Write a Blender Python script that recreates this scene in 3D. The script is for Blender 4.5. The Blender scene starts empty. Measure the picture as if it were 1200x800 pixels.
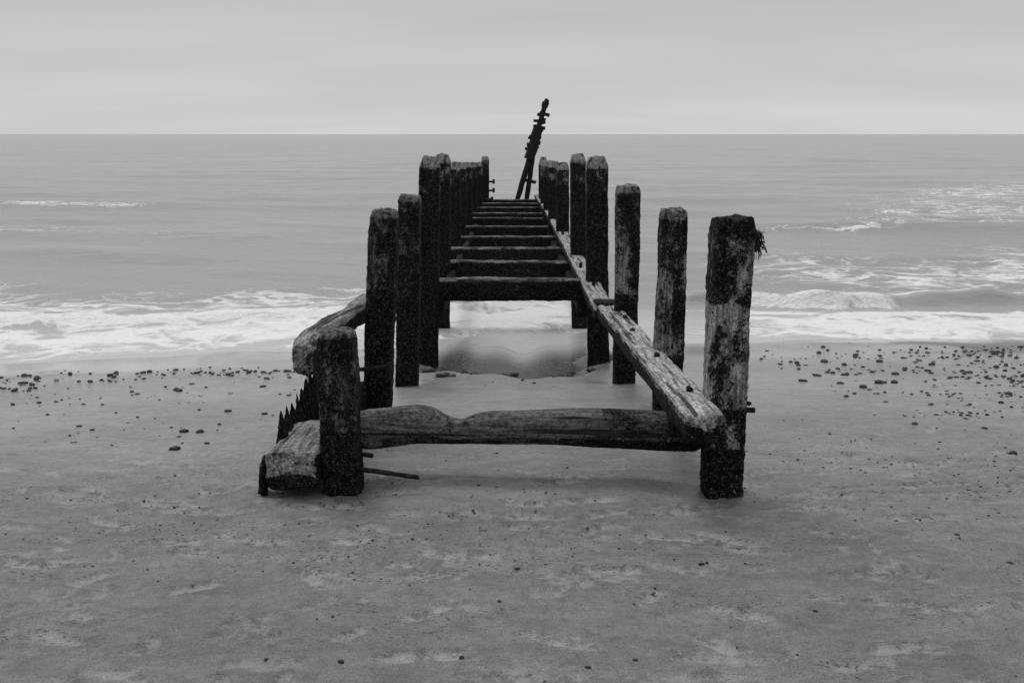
import bpy, math, random
import numpy as np
from mathutils import Vector, Matrix, noise
random.seed(7); rng=np.random.default_rng(7)
S=bpy.context.scene
S.view_settings.view_transform='Standard'; S.view_settings.look='None'; S.view_settings.exposure=0

# ------------------------------------------------------------ node helpers
def newmat(name):
    m=bpy.data.materials.new(name); m.use_nodes=True
    nt=m.node_tree; b=nt.nodes['Principled BSDF']
    return m,nt,b
def N(nt,t,**k):
    n=nt.nodes.new(t)
    for a,v in k.items(): setattr(n,a,v)
    return n
def link(nt,a,b): nt.links.new(a,b)
def math_(nt,op,a,b=None,c=None,clamp=False):
    n=N(nt,'ShaderNodeMath',operation=op,use_clamp=clamp)
    for i,v in enumerate((a,b,c)):
        if v is None: continue
        if isinstance(v,(int,float)): n.inputs[i].default_value=v
        else: link(nt,v,n.inputs[i])
    return n.outputs[0]
def mapr(nt,v,a,b,c=0,d=1,smooth=True):
    n=N(nt,'ShaderNodeMapRange'); n.interpolation_type='SMOOTHSTEP' if smooth else 'LINEAR'
    link(nt,v,n.inputs[0])
    for i,x in enumerate((a,b,c,d)): n.inputs[i+1].default_value=x
    return n.outputs[0]
def noise_(nt,vec,scale,detail=4,rough=.55,dist=0):
    n=N(nt,'ShaderNodeTexNoise'); link(nt,vec,n.inputs['Vector'])
    n.inputs['Scale'].default_value=scale; n.inputs['Detail'].default_value=detail
    n.inputs['Roughness'].default_value=rough; n.inputs['Distortion'].default_value=dist
    return n.outputs['Fac']
def mapping(nt,vec,sc,loc=(0,0,0)):
    n=N(nt,'ShaderNodeMapping'); link(nt,vec,n.inputs[0]); n.inputs['Scale'].default_value=sc; n.inputs['Location'].default_value=loc
    return n.outputs[0]
def mixf(nt,f,a,b):
    n=N(nt,'ShaderNodeMix',data_type='FLOAT')
    for i,v in ((0,f),(2,a),(3,b)):
        if isinstance(v,(int,float)): n.inputs[i].default_value=v
        else: link(nt,v,n.inputs[i])
    return n.outputs[0]
def attr(nt,name):
    return N(nt,'ShaderNodeAttribute',attribute_name=name).outputs['Fac']
def bump(nt,h,strength,dist,b,normal=None):
    n=N(nt,'ShaderNodeBump'); n.inputs['Strength'].default_value=strength; n.inputs['Distance'].default_value=dist
    link(nt,h,n.inputs['Height'])
    if normal: link(nt,normal,n.inputs['Normal'])
    if b: link(nt,n.outputs[0],b.inputs['Normal'])
    return n.outputs[0]
def gray(nt,v,sock):
    cc=N(nt,'ShaderNodeCombineColor')
    for i in range(3): link(nt,v,cc.inputs[i])
    link(nt,cc.outputs[0],sock)

# ------------------------------------------------------------ materials
def wood_mat():
    m,nt,b=newmat('weathered_timber')
    oc=N(nt,'ShaderNodeTexCoord').outputs['Object']
    rnd=N(nt,'ShaderNodeObjectInfo').outputs['Random']
    off=N(nt,'ShaderNodeVectorMath',operation='ADD'); link(nt,oc,off.inputs[0])
    cb=N(nt,'ShaderNodeCombineXYZ'); r=math_(nt,'MULTIPLY',rnd,37.0)
    for i in range(3): link(nt,r,cb.inputs[i])
    link(nt,cb.outputs[0],off.inputs[1]); v=off.outputs[0]
    grain=noise_(nt,mapping(nt,v,(1,1,.06)),70,3,.65,.3)
    crack=noise_(nt,mapping(nt,v,(1,1,.045)),26,2,.5,.2)
    patch=noise_(nt,mapping(nt,v,(1,1,.6)),8,5,.76,.2)
    fine=noise_(nt,v,150,2,.7)
    mid=noise_(nt,v,46,3,.7)
    w=attr(nt,'weed'); pale=attr(nt,'pale')  # mask holds weed cover and also shade painted on rail and beam sides
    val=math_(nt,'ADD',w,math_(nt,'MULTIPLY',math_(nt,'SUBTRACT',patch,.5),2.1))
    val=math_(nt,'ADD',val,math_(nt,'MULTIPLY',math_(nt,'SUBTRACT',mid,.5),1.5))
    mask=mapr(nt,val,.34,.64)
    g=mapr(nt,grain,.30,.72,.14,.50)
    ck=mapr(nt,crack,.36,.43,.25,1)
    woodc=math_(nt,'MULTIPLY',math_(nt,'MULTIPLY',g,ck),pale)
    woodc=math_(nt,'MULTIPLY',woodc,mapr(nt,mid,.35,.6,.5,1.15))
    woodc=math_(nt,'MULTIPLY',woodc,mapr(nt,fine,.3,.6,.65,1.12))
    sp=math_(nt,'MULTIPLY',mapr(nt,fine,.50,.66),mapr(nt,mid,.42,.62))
    weed_shade_c=mixf(nt,sp,.004,.14)
    col=mixf(nt,mask,woodc,weed_shade_c)
    gray(nt,col,b.inputs['Base Color'])
    b.inputs['Roughness'].default_value=.85; b.inputs['Specular IOR Level'].default_value=.12
    h=math_(nt,'ADD',math_(nt,'MULTIPLY',grain,.5),math_(nt,'MULTIPLY',ck,.4))
    h=math_(nt,'ADD',h,math_(nt,'MULTIPLY',mid,1.0))
    h=math_(nt,'ADD',h,math_(nt,'MULTIPLY',fine,.6))
    bump(nt,h,1.0,.012,b)
    return m
WOOD=wood_mat()
def rust_mat():
    m,nt,b=newmat('rusted_iron')
    oc=N(nt,'ShaderNodeTexCoord').outputs['Object']
    f=noise_(nt,oc,40,4,.7); c=mapr(nt,f,.4,.7,.006,.04)
    gray(nt,c,b.inputs['Base Color']); b.inputs['Roughness'].default_value=.8; b.inputs['Specular IOR Level'].default_value=.2
    bump(nt,f,.8,.01,b); return m
RUST=rust_mat()
def stone_mat():
    m,nt,b=newmat('pebble_stone')
    oc=N(nt,'ShaderNodeTexCoord').outputs['Object']
    a=attr(nt,'tone'); f=noise_(nt,oc,60,2,.6)
    gray(nt,math_(nt,'MULTIPLY',a,mapr(nt,f,.3,.7,.6,1.3)),b.inputs['Base Color']); b.inputs['Roughness'].default_value=.55
    return m
STONE=stone_mat()
def sand_mat():
    m,nt,b=newmat('damp_sand')
    oc=N(nt,'ShaderNodeTexCoord').outputs['Object']
    big=noise_(nt,mapping(nt,oc,(.7,1.2,1)),.9,3,.6); med=noise_(nt,mapping(nt,oc,(1,1.8,1)),5,5,.64,.4)
    fine=noise_(nt,oc,170,2,.75); m30=noise_(nt,oc,26,4,.70)
    sc=attr(nt,'scuff'); wet=attr(nt,'wet'); sm_=attr(nt,'smooth_sand'); pr=attr(nt,'print_shade')
    base=mapr(nt,big,.3,.7,.152,.205)
    base=math_(nt,'MULTIPLY',base,mapr(nt,med,.25,.75,.80,1.18))
    base=math_(nt,'MULTIPLY',base,mapr(nt,m30,.25,.75,.80,1.18))
    base=math_(nt,'MULTIPLY',base,mapr(nt,fine,.25,.75,.62,1.38))
    base=math_(nt,'MULTIPLY',base,mapr(nt,sm_,0,1,1,1.42,False))
    sn=math_(nt,'MULTIPLY',sc,mapr(nt,math_(nt,'ADD',math_(nt,'MULTIPLY',m30,.6),math_(nt,'MULTIPLY',med,.4)),.42,.54))
    base=math_(nt,'ADD',base,math_(nt,'MULTIPLY',sn,.13))
    zone=noise_(nt,mapping(nt,oc,(.6,1.4,1),(3,2,0)),1.5,4,.65)
    fl=noise_(nt,mapping(nt,oc,(1,2.0,1)),44,2,.6)
    fleck=math_(nt,'MULTIPLY',mapr(nt,fl,.59,.65),mapr(nt,zone,.48,.58))
    fleck=math_(nt,'MULTIPLY',fleck,mapr(nt,sm_,.2,.9,1,.15))
    base=mixf(nt,fleck,base,.05)
    pe=math_(nt,'MULTIPLY',pr,mapr(nt,fl,.42,.56))
    base=mixf(nt,pe,base,.06)  # shade at footprint rims darkened into the sand colour
    base=math_(nt,'MULTIPLY',base,mapr(nt,wet,0,1,1.05,.62,False))
    gray(nt,base,b.inputs['Base Color'])
    rg=math_(nt,'MULTIPLY',mapr(nt,sm_,0,1,.62,.34,False),mapr(nt,wet,0,1,1,.18,False))
    link(nt,rg,b.inputs['Roughness'])
    h=math_(nt,'ADD',math_(nt,'MULTIPLY',fine,.30),math_(nt,'MULTIPLY',med,1.6))
    h=math_(nt,'ADD',h,math_(nt,'MULTIPLY',m30,1.0))
    h=math_(nt,'MULTIPLY',h,mapr(nt,wet,0,.8,1,.02,False))
    h=math_(nt,'MULTIPLY',h,mapr(nt,sm_,0,1,1,.28,False))
    bump(nt,h,.9,.022,b)
    return m
SAND=sand_mat()
def sea_mat():
    m,nt,b=newmat('sea_water')
    oc=N(nt,'ShaderNodeTexCoord').outputs['Object']
    f=attr(nt,'foam'); sh=attr(nt,'shallow'); calm=attr(nt,'calm')
    wn=N(nt,'ShaderNodeTexNoise'); link(nt,oc,wn.inputs['Vector']); wn.inputs['Scale'].default_value=.9; wn.inputs['Detail'].default_value=3
    sub=N(nt,'ShaderNodeVectorMath',operation='SUBTRACT'); link(nt,wn.outputs['Color'],sub.inputs[0]); sub.inputs[1].default_value=(.5,.5,.5)
    scl=N(nt,'ShaderNodeVectorMath',operation='SCALE'); link(nt,sub.outputs[0],scl.inputs[0]); scl.inputs['Scale'].default_value=2.6
    add=N(nt,'ShaderNodeVectorMath',operation='ADD'); link(nt,oc,add.inputs[0]); link(nt,scl.outputs[0],add.inputs[1])
    def web(s,sc):
        v=N(nt,'ShaderNodeTexVoronoi',feature='DISTANCE_TO_EDGE'); v.voronoi_dimensions='2D'
        link(nt,mapping(nt,add.outputs[0],sc),v.inputs['Vector']); v.inputs['Scale'].default_value=s
        return v.outputs['Distance']
    w1=web(1.2,(.6,1,1)); w2=web(3.6,(.7,1,1))
    n1=noise_(nt,mapping(nt,oc,(.45,1,1)),.8,5,.62)
    n2=noise_(nt,oc,14,3,.7)
    d=math_(nt,'MULTIPLY',f,1.75)
    d=math_(nt,'SUBTRACT',d,math_(nt,'MULTIPLY',w1,1.9))
    d=math_(nt,'SUBTRACT',d,math_(nt,'MULTIPLY',w2,1.4))
    d=math_(nt,'SUBTRACT',d,math_(nt,'MULTIPLY',math_(nt,'SUBTRACT',n1,.22),1.5))
    d=math_(nt,'SUBTRACT',d,math_(nt,'MULTIPLY',math_(nt,'SUBTRACT',n2,.5),.8))
    foam=math_(nt,'MULTIPLY',mapr(nt,d,-.22,.66),mapr(nt,n2,.25,.6,.75,1))
    base=mapr(nt,noise_(nt,mapping(nt,oc,(.03,.16,1)),1.0,4,.6),.3,.7,.28,.33)
    pool=attr(nt,'pool')
    base=mixf(nt,pool,mixf(nt,sh,base,.54),.085)
    col=mixf(nt,foam,base,.85)
    gray(nt,col,b.inputs['Base Color'])
    link(nt,mixf(nt,foam,mixf(nt,pool,.19,.05),.7),b.inputs['Roughness'])
    b.inputs['IOR'].default_value=1.33
    r1=noise_(nt,mapping(nt,oc,(.5,1.3,1)),2.4,5,.64,.3); r2=noise_(nt,mapping(nt,oc,(.4,1,1)),.45,3,.55,.2)
    h=math_(nt,'ADD',math_(nt,'MULTIPLY',r1,.065),math_(nt,'MULTIPLY',r2,.14))
    h=math_(nt,'MULTIPLY',h,calm)
    h=math_(nt,'ADD',h,math_(nt,'MULTIPLY',math_(nt,'MULTIPLY',math_(nt,'ADD',f,math_(nt,'MULTIPLY',pool,.15)),n2),.04))
    bump(nt,h,1.0,1.0,b)
    return m
SEA=sea_mat()

# ------------------------------------------------------------ terrain
tabY=np.arange(-60,120,.1)
tz=np.interp(tabY,[-60,0,2.5,4.3,6,8,10,11.4,14,20,40,120],[1.6,.14,.05,0,-.12,-.39,-.63,-.79,-1.05,-1.5,-2.8,-5])
k=np.ones(13)/13; tz=np.convolve(np.pad(tz,6,'edge'),k,'valid')
SEAZ=-.78
SHL=.23
posts=[ # X,Y base ; topX ; topZ ; width
 ('L',-.788,4.43,-.792,.73,.172),('L',-.81,5.80,-.735,1.17,.162),('L',-.85,7.81,-.796,1.13,.178),('L',-.85,9.95,-.805,1.38,.20),
 ('L',-.88,12.3,-.84,1.36,.19),('L',-.90,15.6,-.90,1.17,.2),('L',-.94,18.4,-.94,1.09,.2),('L',-.93,21.1,-.93,1.02,.2),('L',-.93,23.9,-.93,.94,.2),('L',-.88,26.6,-.88,.87,.2),('L',-.77,29.1,-.77,.97,.22),
 ('R',.985,4.43,.978,1.235,.176),('R',.94,5.85,.945,1.17,.165),('R',.90,7.81,.90,1.21,.18),('R',.89,9.95,.83,1.38,.215),
 ('R',.86,12.3,.80,1.36,.19),('R',.80,15.6,.78,1.17,.2),('R',.76,18.4,.76,1.11,.2),('R',.76,21.1,.76,1.05,.2),('R',.78,23.9,.78,.97,.2),('R',.80,26.6,.80,.9,.2),('R',.9,29.1,.9,.95,.2)]
W1=[(rng.uniform(.3,3),rng.uniform(0,6.28),rng.uniform(0,6.28)) for _ in range(14)]
foot=[]
for tr in range(26):
    x=rng.uniform(-3.6,3.6); y=rng.uniform(2.1,4.3); an=rng.normal(0.1,.5)+(math.pi if rng.random()<.5 else 0)
    for s in range(9):
        sd=.07*(1 if s%2 else -1)
        foot.append((x-math.sin(an)*sd,y+math.cos(an)*sd,rng.uniform(.035,.048),rng.uniform(.10,.135),an+rng.normal(0,.12),rng.uniform(.4,1)))
        x+=math.cos(an)*.55+rng.normal(0,.06); y+=math.sin(an)*.55+rng.normal(0,.06)
for _ in range(330):
    y=2.0+rng.random()*3.1; x=rng.uniform(-3.4,3.4)
    foot.append((x,y,rng.uniform(.015,.045),rng.uniform(.03,.11),rng.normal(.3,1.0),rng.uniform(.2,.9)))
for _ in range(120):
    y=rng.uniform(4.5,8); x=rng.choice([-1,1])*rng.uniform(0.2,5)
    foot.append((x,y,rng.uniform(.03,.06),rng.uniform(.06,.13),rng.uniform(0,3.14),rng.uniform(.1,.45)))
def ground(X,Y):
    Ye=Y+SHL*np.clip(-X-.8,0,14)-.02*np.clip(X,0,20)
    Z=np.interp(Ye,tabY,tz)
    for kx,p,a in W1:
        Z=Z+.0035*np.sin(X*kx*math.cos(a)*1.7+Y*kx*math.sin(a)*1.7+p)
    xe=X+.10*np.sin(Y*5)+.07*np.sin(Y*11+1); ye=Y+.22*np.sin(X*4+.7)+.10*np.sin(X*13)
    Z=Z-.36*np.exp(-((xe+.02)/.80)**4)*np.exp(-((ye-10.7)/2.1)**4)*np.clip((ye-8.1)/1.5,0,1)
    return Z
def build_grid(xs,ys,fz):
    X,Y=np.meshgrid(xs,ys); Z=fz(X,Y)
    return X,Y,Z
def mesh_from_grid(name,X,Y,Z,attrs,mat):
    r,c=X.shape
    co=np.stack([X,Y,Z],-1).reshape(-1,3).astype(np.float32)
    idx=np.arange(r*c).reshape(r,c)
    q=np.stack([idx[:-1,:-1],idx[:-1,1:],idx[1:,1:],idx[1:,:-1]],-1).reshape(-1,4)
    me=bpy.data.meshes.new(name); me.vertices.add(len(co)); me.vertices.foreach_set('co',co.ravel())
    me.loops.add(q.size); me.loops.foreach_set('vertex_index',q.ravel().astype(np.int32))
    me.polygons.add(len(q)); me.polygons.foreach_set('loop_start',(np.arange(len(q))*4).astype(np.int32))
    me.polygons.foreach_set('loop_total',np.full(len(q),4,np.int32)); 
    me.update(calc_edges=True); me.polygons.foreach_set('use_smooth',np.ones(len(q),bool))
    for n,a in attrs.items():
        at=me.attributes.new(n,'FLOAT','POINT'); at.data.foreach_set('value',a.reshape(-1).astype(np.float32))
    me.materials.append(mat)
    ob=bpy.data.objects.new(name,me); S.collection.objects.link(ob); return ob
def axis(dense_lo,dense_hi,step,lo,hi,g=1.12):
    a=list(np.arange(dense_lo,dense_hi,step)); s=step; x=a[-1]
    while x<hi: s*=g; x+=s; a.append(x)
    s=step; x=a[0]; b=[]
    while x>lo: s*=g; x-=s; b.append(x)
    return np.array(b[::-1]+a)
def sm(x,a,b):
    t=np.clip((x-a)/(b-a),0,1); return t*t*(3-2*t)
xs=axis(-3.4,3.4,.015,-600,600,1.06); ys=axis(2.3,5.2,.014,-60,110,1.018)
X,Y,Z=build_grid(xs,ys,ground)
scuff=np.zeros_like(Z); pshade=np.zeros_like(Z)
for (fx,fy,a,bb,an,dp) in foot:
    i0,i1=np.searchsorted(xs,[fx-.4,fx+.4]); j0,j1=np.searchsorted(ys,[fy-.4,fy+.4])
    if i1<=i0 or j1<=j0: continue
    x=X[j0:j1,i0:i1]-fx; y=Y[j0:j1,i0:i1]-fy
    u=(x*math.cos(an)+y*math.sin(an))/bb; v=(-x*math.sin(an)+y*math.cos(an))/a
    v=v*(1+.25*np.cos(u*3))+.25*np.sin(u*2.3+fx*9)
    d=np.sqrt(u*u+v*v)
    Z[j0:j1,i0:i1]+= .011*dp*(-np.exp(-d**4)+.6*np.exp(-((d-1.35)/.3)**2))
    scuff[j0:j1,i0:i1]=np.maximum(scuff[j0:j1,i0:i1],dp*np.exp(-(d/1.1)**6))
    pshade[j0:j1,i0:i1]=np.maximum(pshade[j0:j1,i0:i1],.55*dp*np.exp(-((d-1.15)/.16)**2)*(v>-.2))  # painted rim shade, mostly to one side of each print
for p in posts[:4]+posts[11:15]:
    d=np.hypot(X-p[1],(Y-p[2])); Z-=.018*np.exp(-(d/.24)**2); Z+=.010*np.exp(-((d-.42)/.13)**2)
wet=np.clip((SEAZ+.38-ground(X,Y)+.04*np.sin(X*1.1+1)+.06*sm(-X,1,5))/.26,0,1)**1.2
wet=np.maximum(wet,.12)
for p in posts[:3]+posts[11:14]:
    d=np.hypot(X-p[1],(Y-p[2])); wet=np.maximum(wet,.5*np.exp(-(d/.3)**4))
Yef=Y+SHL*np.clip(-X-.8,0,14)
mesh_from_grid('sand_beach',X,Y,Z,{'scuff':scuff,'wet':wet,'print_shade':pshade,'smooth_sand':sm(Yef,3.3,7.6)},SAND)
def gh(x,y): return float(ground(np.array([x]),np.array([y]))[0])

# ------------------------------------------------------------ sea
rows=np.concatenate([np.arange(7.6,18,.05),18*np.exp(np.linspace(0,math.log(9000/18),420))])
cols=np.linspace(-1,1,420)
cols=np.sign(cols)*np.abs(cols)**1.25
Yg=np.repeat(rows[:,None],len(cols),1); Xg=cols[None,:]*(Yg*1.25+2)
sh=SHL*np.clip(-Xg-.8,0,14)
wob=.35*np.sin(Xg*.55+1)+.18*np.sin(Xg*1.3+.4)+.09*np.sin(Xg*2.9)
Yl=Yg+sh
amp=np.clip((Yl-12.5)/8,0,1)*np.exp(-Yg/400)
H=np.zeros_like(Yg)
for i in range(16):
    lam=rng.uniform(1.6,9); an=rng.normal(0,.28); ph=rng.uniform(0,6.28)
    kk=2*math.pi/lam
    H+=.0032*lam**.8*np.sin(kk*(Yg*math.cos(an)+Xg*math.sin(an))+ph)
H*=amp
def ridge(c,wf,wb,h,mask):
    d=Yg-c; return mask*h*np.where(d<0,np.exp(-(d/wf)**2),np.exp(-(d/wb)**2))
c1=14.0+.12*np.sin(Xg*.9)+.06*np.sin(Xg*2.3+1)
mR=sm(Xg,1.2,3.6)
br=1+.18*np.sin(Xg*3.1)+.10*np.sin(Xg*7.7)
H+=ridge(c1,.13,.8,.19,mR*br)
c2=13.6+.3*np.sin(Xg*.8+2)
mL=sm(-Xg,1.0,2.5)
H+=ridge(c2-sh*.6,.25,.7,.08,mL*br)
H+=ridge(13.6+wob,.22,.6,.09,sm(1.6-np.abs(Xg),0,.5))
c3=25.5+.6*np.sin(Xg*.35+.5); H+=ridge(c3,.6,1.8,.20,sm(Xg,3,8)*(1-sm(Xg,15,22)))
c4=34+.8*np.sin(Xg*.2); H+=ridge(c4,.8,2,.16,sm(-Xg,9,12))
c5=24+.8*np.sin(Xg*.3); H+=ridge(c5,.7,2,.12,sm(-Xg,3,7))
c6=19.5+.5*np.sin(Xg*.5); H+=ridge(c6,.4,1.4,.06,np.ones_like(Xg))
foam=np.zeros_like(Yg)
def band(c,w0,w1,v,m): 
    global foam
    d=Yg-c; foam=np.maximum(foam,m*v*np.where(d<0,np.exp(-(d/w0)**2),np.exp(-(d/w1)**2)))
one=np.ones_like(Xg)
band(12.7+wob-sh,1.1,1.9,.80,mL)
band(14.6+wob-sh*.7,1.0,2.2,.60,mL)
band(11.75+wob*.5-sh,.25,.35,.60,one)
band(13.0+wob*.6,1.5,1.1,1.0,sm(1.8-np.abs(Xg),0,.5))
brk=.85+.25*np.sin(Xg*1.7+.5)*np.sin(Xg*.6)
hole=sm(Xg,5.2,5.6)*(1-sm(Xg,7.6,8.2))
band(c1-.16,.12,.26,1.35,mR*brk*(1-.97*hole))
band(c1+.22,.12,.10,1.0,mR*sm(Xg,5.1,5.7))
band(c1-.62,.35,.20,1.15,mR)
band(c1-1.4,1.2,1.0,.92,mR)
band(17.6+wob*2,2.6,4,.62,sm(Xg,2,6))
band(25.2+wob,.5,1.2,.60,sm(Xg,4,8)*(1-sm(Xg,16,20)))
band(30+wob*3,6,16,.54,sm(Xg/Yg,.2,.42))
band(42+wob*3,4,9,.58,sm(Xg/Yg,.3,.45))
band(c2-sh*.6-.15,.3,.6,1.0,mL)
band(c4-.4,.6,1.1,.64,sm(-Xg,10.5,13)*(1-sm(-Xg,17,19)))
band(c5,.5,1,.42,sm(-Xg,4,9))
shallow=1-sm(Yl,12.0,15)
calm=.12+.88*sm(Yl,12.2,15)
H=H+.010*sm(Yl,11,12.5)*np.sin(Xg*2+Yg*5)
pool=np.exp(-(Xg/1.15)**6)*(1-sm(Yg+.22*np.sin(Xg*5+1)+.12*np.sin(Xg*13),10.2,11.3))
foam*=1-.85*pool
calm=np.where(pool>.1,.20,calm)
mesh_from_grid('sea',Xg,Yg,SEAZ+H,{'foam':foam,'shallow':shallow,'calm':calm,'pool':pool},SEA)

# ------------------------------------------------------------ timber builder
groyne=bpy.data.objects.new('wooden_groyne',None); S.collection.objects.link(groyne)
def sweep(name,p0,p1,w,h,mat,parent,n=32,step=.03,ex=5.5,amp=.009,fine=.004,taper0=0,taper1=0,shape=None,weed=None,seed=0,tl=.05,pale=1.0):
    p0=Vector(p0);p1=Vector(p1); d=(p1-p0); L=d.length; d.normalize()
    if abs(d.z)>.7: xa=Vector((1,0,0)); xa=(xa-d*xa.dot(d)).normalized(); ya=d.cross(xa)
    else:
        ya=Vector((0,0,1)); ya=(ya-d*ya.dot(d)).normalized(); xa=ya.cross(d)
    M=Matrix((xa,ya,d)).transposed().to_4x4(); M.translation=p0
    nr=max(3,int(L/step)); so=Vector((seed*3.1,seed*1.7,seed*.9))
    prof=[]
    for q in (.25,.5,.75,.92): prof.append((0.0,q,0))
    for i in range(nr+1): prof.append((i/nr,1,1))
    for q in (.92,.75,.5,.25): prof.append((1.0,q,0))
    vs=[];wd=[]
    for (t,q,side) in prof:
        s=t*L
        k=1.0
        if taper1 and s>L-tl: k*=1-taper1*((s-(L-tl))/tl)
        if taper0 and s<tl: k*=1-taper0*(1-s/tl)
        sx=sy=1;ox=oy=0
        if shape: sx,sy,ox,oy=shape(t)
        dome=(1-q)*.008*(1 if t>.5 else -1)
        for j in range(n):
            a=2*math.pi*(j+.5)/n; c,sn=math.cos(a),math.sin(a)
            r=(abs(c)**ex+abs(sn)**ex)**(-1/ex)
            bx=c*r; by=sn*r
            P=Vector((bx*w/2*q,by*h/2*q,s))+so
            nz=noise.noise(P*4)*amp*1.1+noise.noise(Vector((P.x*26,P.y*26,P.z*1.6)))*amp*.8+noise.noise(P*45)*fine+noise.noise(P*95)*fine*.8
            ez=noise.noise(P*14)*.016+noise.noise(P*40)*.008 if (t in(0.0,1.0)) else 0
            rr=k*q
            x=bx*(w/2*sx*rr+nz*(q if side==0 else 1))+ox; y=by*(h/2*sy*rr+nz*(q if side==0 else 1))+oy
            vs.append((x,y,s+dome+ez))
            wd.append(weed(t,bx,by,s,L) if weed else .5)
    m=len(prof); fs=[]
    for i in range(m-1):
        for j in range(n):
            j2=(j+1)%n; fs.append((i*n+j,i*n+j2,(i+1)*n+j2,(i+1)*n+j))
    fs.append(tuple(range(n))[::-1]); fs.append(tuple((m-1)*n+j for j in range(n)))
    me=bpy.data.meshes.new(name); me.from_pydata(vs,[],fs); me.update()
    for p in me.polygons: p.use_smooth=True
    at=me.attributes.new('weed','FLOAT','POINT'); at.data.foreach_set('value',wd)
    at=me.attributes.new('pale','FLOAT','POINT'); at.data.foreach_set('value',[pale]*len(vs))
    me.materials.append(mat)
    ob=bpy.data.objects.new(name,me); S.collection.objects.link(ob); ob.matrix_world=M
    if parent: ob.parent=parent
    return ob

cnt={'L':0,'R':0}
for side,bx,by,tx,tz_,w in posts:
    cnt[side]+=1; i=cnt[side]
    g=gh(bx,by); zb=g-.5
    dx=(tx-bx)/(tz_-g); far=i>5
    pale=.55
    if side=='R' and i==1:
        pale=1.15
        wf=lambda t,x,y,s,L: .80 if s>L-.05 else (.64 if s>L-.38 else (.38 if s>L-.85 else (.64 if s>L-1.05 else .98)))
    elif side=='R' and i<=3:
        pale=.85
        wf=lambda t,x,y,s,L: .35 if s>L-.05 else (.64 if s>L-.35 else ((.46 if x<0 else .66) if s>L-.85 else .92))  # left half paler than right at mid height
    elif i>=4:
        pale=.95
        wf=lambda t,x,y,s,L: .22 if s>L-.10 else (.66 if s>L-.35 else .98)
    elif side=='L' and i==1:
        wf=lambda t,x,y,s,L: (.40 if s>L-.02 else (.66 if s>L-.45 else .86))
    else:
        wf=lambda t,x,y,s,L: .30 if s>L-.04 else (.66 if s>L-.45 else .82)
    bow=random.uniform(-.010,.010)
    sp=(lambda t,b=bow:(1,1,b*math.sin(t*math.pi),0))
    if side=='R' and i==2:
        sp=lambda t:(1 if t<.62 else 1-.08*(t-.62)/.38,1,0,0)
    sweep('post_%s_%d'%(side.lower(),i),(bx-dx*.5,by,zb),(tx,by,tz_),w,w*.98,WOOD,groyne,n=44 if not far else 24,step=.016 if i<=3 else .03,
          amp=.007,fine=.0045,taper1=.13 if i in(1,2) else (.3 if i>=4 else .14),tl=.09 if i>=4 else .04,ex=9,shape=sp,weed=wf,seed=i+(20 if side=='R' else 0),pale=pale)

# ---- cap rail on the right hand posts
railw=lambda t,x,y,s,L: (-.04 if y>.75 else (.98 if y<.3 else .5))  # weathered top kept pale, sides near black: overhead light put into colour
def rshape(t): 
    return (1+.04*math.sin(t*9),1+.05*math.sin(t*13+1),.004*math.sin(t*17),0)
sweep('cap_rail_near',(.825,4.05,.378),(.80,8.45,.135),.172,.125,WOOD,groyne,n=52,step=.018,ex=7,amp=.007,fine=.003,taper0=.08,tl=.025,shape=rshape,weed=railw,seed=51,pale=1.35)
railf=lambda t,x,y,s,L: (.06 if y>.75 else (.98 if y<.3 else .7))  # far rail likewise has top light painted as pale top, dark sides
sweep('cap_rail_far',(.795,8.3,.10),(.77,30.2,-.235),.19,.12,WOOD,groyne,n=32,step=.04,ex=5,amp=.008,fine=.004,shape=lambda t:(1,1,0,.075*math.sin(min(1,t*1.0)*math.pi)),weed=railf,seed=52,pale=1.25)
sweep('rail_splice',(.80,8.18,.207),(.797,8.50,.192),.185,.03,WOOD,groyne,n=32,step=.02,ex=6,amp=.006,fine=.004,weed=lambda *a:.80,seed=53)

# ---- crossbeams of the old deck
cb=[(10.15,.145,.22),(12.55,.035,.2),(14.7,-.04,.2),(17.1,-.11,.2),(19.1,-.12,.18),(21.5,-.155,.18),(23.4,-.195,.18),(25.4,-.21,.18),(27.4,-.24,.18),(29.1,-.25,.18)]
for i,(y,z,h) in enumerate(cb):
    sweep('crossbeam_%d'%(i+1),(-.93,y,z-h/2),(.83,y+random.uniform(-.03,.03),z-h/2+random.uniform(-.01,.01)),.22,h,WOOD,groyne,n=36,step=.03,ex=7,amp=.007,fine=.005,
          weed=lambda t,x,yy,s,L:(.50 if yy>.75 else .90),seed=60+i,pale=.75)  # lit beam tops painted paler than the faces
sweep('waling_l',(-.74,10.0,-.12),(-.79,29,-.55),.09,.2,WOOD,groyne,n=20,step=.08,amp=.01,weed=lambda *a:.95,seed=80)
sweep('waling_r',(.72,10.0,-.12),(.70,29,-.55),.09,.2,WOOD,groyne,n=20,step=.08,amp=.01,weed=lambda *a:.95,seed=81)

# ---- worn log across the landward end
def logshape(t):
    th=1.10-.36*math.exp(-((t-.31)/.055)**2)-.12*math.exp(-((t-.5)/.2)**2)+.04*math.sin(t*11)
    if t<.06: th*=.8+.2*t/.06
    oy=.022*math.exp(-((t-.20)/.08)**2)-.022*math.exp(-((t-.31)/.05)**2)+.018*math.sin(t*3.1)
    return (1,th,0,oy)
sweep('landward_crossbeam',(-.80,4.64,.195),(.92,4.60,.20),.16,.165,WOOD,groyne,n=56,step=.012,ex=2.8,amp=.006,fine=.0015,taper1=.25,tl=.05,shape=logshape,
      weed=lambda t,x,y,s,L:(.05 if (y>.1 and t<.72) else (.18 if t<.6 else .5))+(.35 if y<-.35 else 0),seed=91,pale=.42)  # paler upper side, darker underside

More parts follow.
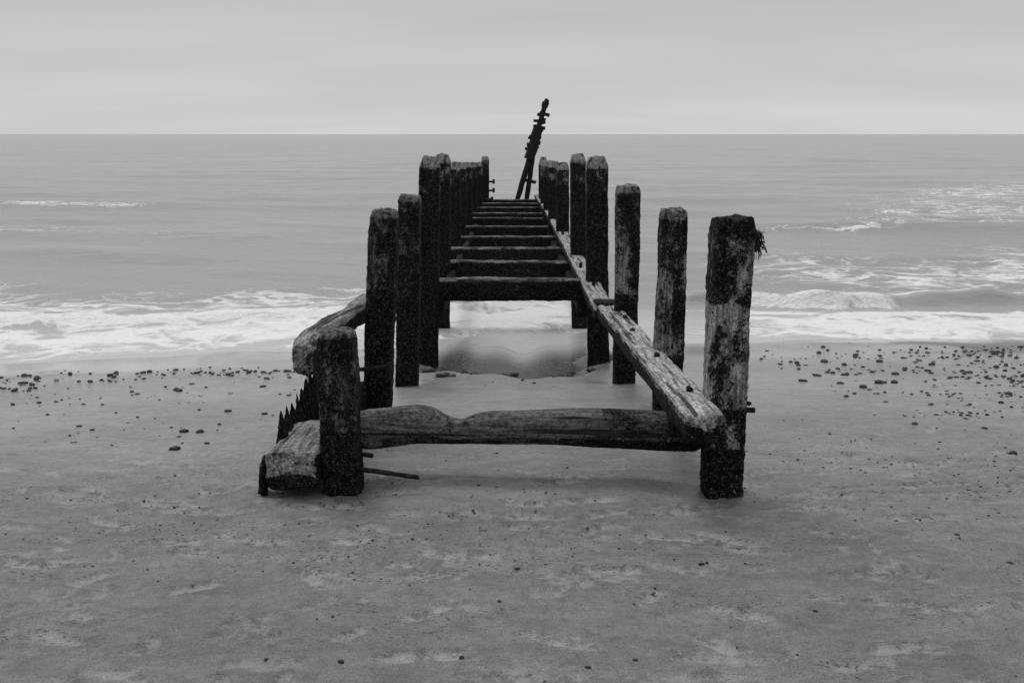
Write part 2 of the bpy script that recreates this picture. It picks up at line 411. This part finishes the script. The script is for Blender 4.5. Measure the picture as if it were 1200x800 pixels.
# ---- left-hand outer rail, with its gnawed landward end
def clawshape(t):
    return (1+.10*math.sin(t*7),1.0+.30*math.exp(-(t/.10)**2)-.1*math.sin(t*3.1),0,-.035*math.exp(-(t/.1)**2))
sweep('outer_rail',(-1.02,4.70,.565),(-.925,6.35,.52),.12,.15,WOOD,groyne,n=44,step=.015,ex=4,amp=.009,fine=.003,taper0=.28,tl=.08,shape=clawshape,
      weed=lambda t,x,y,s,L:(.10 if y>.5 else (.45 if t<.02 else .80)),seed=95,pale=.85)  # pale upper face, darker flanks
# ---- squared sill on the sand
sweep('sill_beam',(-.995,4.27,.115),(-.985,4.85,.085),.235,.185,WOOD,groyne,n=52,step=.012,ex=7,amp=.009,fine=.004,taper0=.06,tl=.03,
      weed=lambda t,x,y,s,L:(.12 if (y>.7) else (.34 if t<.02 and y>-.4 else .8)),seed=97,pale=.95)  # pale top and upper end face, darker flanks
sweep('sill_cleat',(-1.135,4.30,.0),(-1.13,4.36,.15),.03,.10,WOOD,groyne,n=20,step=.012,ex=4,amp=.008,taper1=.5,tl=.08,weed=lambda *a:.95,seed=98)
# ---- row of rotted, toothed plank stubs
for i in range(11):
    f=i/10; y=4.60+f*1.40; x=-1.085-.05*f
    zt=.275-.02*f+random.uniform(-.025,.035)
    sweep('plank_stub_%d'%i,(x,y,-.15),(x-.015,y-.03,zt),.05,.115,WOOD,groyne,n=18,step=.014,ex=4,amp=.006,fine=.005,taper1=.88,tl=.13,weed=lambda *a:.97,seed=110+i)
sweep('side_plank',(-.905,4.90,.08),(-.89,5.75,.05),.05,.22,WOOD,groyne,n=24,step=.02,amp=.01,weed=lambda *a:.9,seed=130)

# ---- iron fittings
def rod(name,p0,p1,r,parent,seed=0,amp=.003):
    return sweep(name,p0,p1,2*r,2*r,RUST,parent,n=12,step=.02,ex=2,amp=amp,fine=.002,seed=seed)
rod('tie_rod',(-.74,4.40,.085),(-.435,4.34,.062),.011,groyne,1)
rod('tie_rod_stub',(-.73,4.48,.13),(-.655,4.46,.125),.010,groyne,2)
rod('strap_bolt',(-.93,5.66,.25),(-.70,5.64,.28),.012,groyne,3)
rod('strap_pin',(-.72,5.63,.20),(-.715,5.64,.30),.014,groyne,4)
def railz(y): return .378+(.135-.378)*(y-4.05)/4.40+.0625
for i,(x,y) in enumerate([(.835,4.55),(.825,5.55),(.81,6.6),(.84,7.3),(.78,8.12),(.82,8.14)]):
    rod('bolt_%d'%i,(x,y,railz(y)-.05),(x+.004,y,railz(y)+.02),.018,groyne,10+i)
for i,(x,y,z) in enumerate([(.79,9.6,.165),(.76,11,.18),(.78,13,.17),(.76,15,.15)]):
    rod('far_bolt_%d'%i,(x,y,z-.06),(x+.004,y,z+.02),.020,groyne,20+i)
rod('side_bolt_a',(1.04,4.42,.36),(1.108,4.39,.365),.013,groyne,31)
rod('side_bolt_b',(1.04,4.42,.40),(1.092,4.41,.39),.010,groyne,32)
for i,(z,y) in enumerate([(.25,29),(.0,29),(-.1,26.6)]):
    rod('iron_peg_%d'%i,(-.70,y,z),(-.52,y,z+.01),.03,groyne,35+i)
    rod('iron_peg_head_%d'%i,(-.53,y,z-.05),(-.53,y,z+.07),.035,groyne,45+i)
# seaweed snagged on the first right post
me=bpy.data.meshes.new('seaweed_clump'); vs=[];fs=[]
for kx in range(110):
    p=Vector((1.058+random.uniform(0,.025),4.36+random.uniform(-.03,.08),1.155+random.uniform(-.045,.03)))
    d=Vector((random.uniform(.1,1),random.uniform(-.8,.2),random.uniform(-.5,.5))).normalized()*.010
    wv=Vector((random.uniform(-1,1),random.uniform(-1,1),.3)).normalized()*random.uniform(.003,.006)
    b0=len(vs); ns=random.randint(3,6)
    for s in range(ns):
        q=wv*(1-s/ns*.6); vs+= [tuple(p-q),tuple(p+q)]; p=p+d; d=d+Vector((random.uniform(-.006,.002),random.uniform(-.005,.005),-.0045))
    for s in range(ns-1): fs.append((b0+2*s,b0+2*s+1,b0+2*s+3,b0+2*s+2))
me.from_pydata(vs,[],fs); me.materials.append(RUST); o=bpy.data.objects.new('seaweed_clump',me); S.collection.objects.link(o); o.parent=groyne

# ------------------------------------------------------------ leaning iron marker at the seaward end
mark=bpy.data.objects.new('leaning_iron_marker',None); S.collection.objects.link(mark)
Ym=29.4
bL=Vector((.02,Ym,-.75)); bR=Vector((.36,Ym+.15,-.75)); top=Vector((.98,Ym+.1,2.50))
ax=(top-bL).normalized()
j=bL+ax*1.9
rod('leg_a',bL,bL+ax*2.8,.08,mark,61,.012); rod('leg_b',bR,j+ax*.25+Vector((.03,0,0)),.07,mark,62,.012)
rod('mast',j,top-ax*.12,.075,mark,63,.012)
rod('mast_sleeve',bL+ax*1.7,bL+ax*2.6,.15,mark,64,.03)
rod('tip',top-ax*.16,top,.10,mark,65,.02); rod('tip_pin',top,top+ax*.07+Vector((.03,0,0)),.07,mark,68,.012)
rod('brace_a',bL+ax*1.1-Vector((.05,0,0)),bR+ax*1.0+Vector((.05,0,0)),.05,mark,66)
for i in range(16):
    s=2.0+i*.07; c=bL+ax*s
    a=1 if i%2 else -1
    dv=Vector((a*random.uniform(.11,.20),random.uniform(-.1,.1),random.uniform(-.05,.08)))
    rod('spike_%d'%i,c-dv*.4,c+dv,random.uniform(.035,.06),mark,70+i,.01)

# ------------------------------------------------------------ pebbles
import bmesh
bm=bmesh.new(); bmesh.ops.create_icosphere(bm,subdivisions=1,radius=1)
ico=np.array([v.co[:] for v in bm.verts]); icf=np.array([[v.index for v in f.verts] for f in bm.faces]); bm.free()
PV=[];PF=[];PT=[];base=0
def pebble(x,y,r,tone=None):
    global base
    z=gh(x,y)
    v=ico*(1+rng.uniform(-.22,.22,(len(ico),1)))*np.array([r*rng.uniform(.8,1.5),r*rng.uniform(.7,1.2),r*rng.uniform(.4,.8)])
    a=rng.uniform(0,6.28); c,s=math.cos(a),math.sin(a); v=np.stack([v[:,0]*c-v[:,1]*s,v[:,0]*s+v[:,1]*c,v[:,2]],1)
    PV.append(v+np.array([x,y,z+r*.18])); PF.append(icf+base); base+=len(ico)
    t=tone if tone is not None else rng.choice([.012,.02,.04,.09,.3],p=[.4,.3,.15,.1,.05])
    PT.append(np.full(len(ico),t))
for _ in range(480):
    x=rng.uniform(2.3,8); y=rng.uniform(5.0,11.0)
    if rng.random()>(.35+.65*math.exp(-((y-8.8)/1.5)**2)): continue
    pebble(x,y,.007+.022*rng.random()**2)
for _ in range(16): pebble(rng.uniform(2.6,4.8),rng.uniform(6.8,9.4),rng.uniform(.024,.040),.03)
cl=[(rng.uniform(2.4,9),rng.uniform(7.2,10.6)) for _ in range(36)]
for cx,cy in cl:
    for _ in range(rng.integers(6,22)): pebble(cx+rng.normal(0,.32),cy+rng.normal(0,.14),.006+.016*rng.random())
cl=[(rng.uniform(2.6,5.5),rng.uniform(5.8,7.4)) for _ in range(18)]
for cx,cy in cl:
    for _ in range(rng.integers(6,22)): pebble(cx+rng.normal(0,.22),cy+rng.normal(0,.08),.005+.010*rng.random())
cl=[(rng.uniform(-6.5,-2.0),rng.normal(0,.40)) for _ in range(32)]
for cx,oy in cl:
    y0=9.40+SHL*(cx+.8)+oy
    for _ in range(rng.integers(3,11)): pebble(cx+rng.normal(0,.24),y0+rng.normal(0,.10),.008+.022*rng.random()**1.6)
for _ in range(220): pebble(rng.uniform(-5,-1.2),rng.uniform(5.2,8.8),.006+.022*rng.random()**3)
for _ in range(320): pebble(rng.uniform(-3,3),rng.uniform(2.3,5.5),.002+.008*rng.random()**3)
for _ in range(500): pebble(rng.normal(-.6,.7),rng.normal(3.95,.28),.0025+.0035*rng.random())
for _ in range(360): pebble(rng.normal(2.1,.7),rng.normal(4.6,.5),.0025+.006*rng.random()**2)
for _ in range(60): pebble(rng.uniform(-.7,.7),rng.normal(8.4,.4),.005+.015*rng.random()**2)
for _ in range(70): pebble(rng.uniform(-.75,.75),rng.normal(9.7,.6),.04+.04*rng.random(),.015)
PVa=np.concatenate(PV); me=bpy.data.meshes.new('beach_pebbles'); me.from_pydata(PVa.tolist(),[],np.concatenate(PF).tolist()); me.update()
for p in me.polygons: p.use_smooth=True
at=me.attributes.new('tone','FLOAT','POINT'); at.data.foreach_set('value',np.concatenate(PT).astype(np.float32))
me.materials.append(STONE); o=bpy.data.objects.new('beach_pebbles',me); S.collection.objects.link(o)

# ------------------------------------------------------------ sky & light
w=bpy.data.worlds.new('World'); S.world=w; w.use_nodes=True; nt=w.node_tree; nt.nodes.clear()
EL=math.radians(58); ROT=math.radians(-25)
sky=N(nt,'ShaderNodeTexSky',sky_type='NISHITA'); sky.sun_disc=False; sky.sun_elevation=EL; sky.sun_rotation=ROT; sky.air_density=1.0; sky.dust_density=3
bw=N(nt,'ShaderNodeRGBToBW'); link(nt,sky.outputs[0],bw.inputs[0])
tc=N(nt,'ShaderNodeTexCoord').outputs['Generated']
sx=N(nt,'ShaderNodeSeparateXYZ'); link(nt,tc,sx.inputs[0]); z=sx.outputs[2]
grad=mapr(nt,z,.0,.15,6.8,4.9,False)
zen=mapr(nt,z,.15,.9,0,3.4,False)
grad=math_(nt,'ADD',grad,zen)
zz=math_(nt,'ADD',math_(nt,'MAXIMUM',z,0),.16)
px=math_(nt,'DIVIDE',sx.outputs[0],zz); py=math_(nt,'DIVIDE',sx.outputs[1],zz)
cv=N(nt,'ShaderNodeCombineXYZ'); link(nt,px,cv.inputs[0]); link(nt,py,cv.inputs[1])
cl1=noise_(nt,mapping(nt,cv.outputs[0],(.45,1.1,1)),1.0,4,.5,.3)
cl2=noise_(nt,mapping(nt,cv.outputs[0],(.16,.4,1),(3,1,0)),1.0,2,.5)
cf=math_(nt,'MULTIPLY',mapr(nt,cl1,.25,.75,.94,1.05),mapr(nt,cl2,.3,.7,.94,1.05))
ov=math_(nt,'MULTIPLY',grad,cf)
tot=mixf(nt,.9,math_(nt,'MULTIPLY',bw.outputs[0],1.0),ov)
bg=N(nt,'ShaderNodeBackground'); bg.inputs[1].default_value=.1
gray(nt,tot,bg.inputs[0]); out=N(nt,'ShaderNodeOutputWorld'); link(nt,bg.outputs[0],out.inputs[0])
sl=bpy.data.lights.new('overcast_sun','SUN'); sl.energy=1.05; sl.angle=math.radians(20); sl.color=(1,1,1)
so=bpy.data.objects.new('overcast_sun',sl); S.collection.objects.link(so)
dirv=Vector((math.sin(ROT)*math.cos(EL),math.cos(ROT)*math.cos(EL),math.sin(EL)))
so.rotation_euler=dirv.to_track_quat('Z','Y').to_euler()

cam=bpy.data.cameras.new('camera'); co=bpy.data.objects.new('camera',cam); S.collection.objects.link(co)
cam.lens=35; cam.sensor_width=36; cam.clip_end=20000; co.location=(0,0,1.6); co.rotation_euler=(math.radians(90-11.76),0,0)
S.camera=co
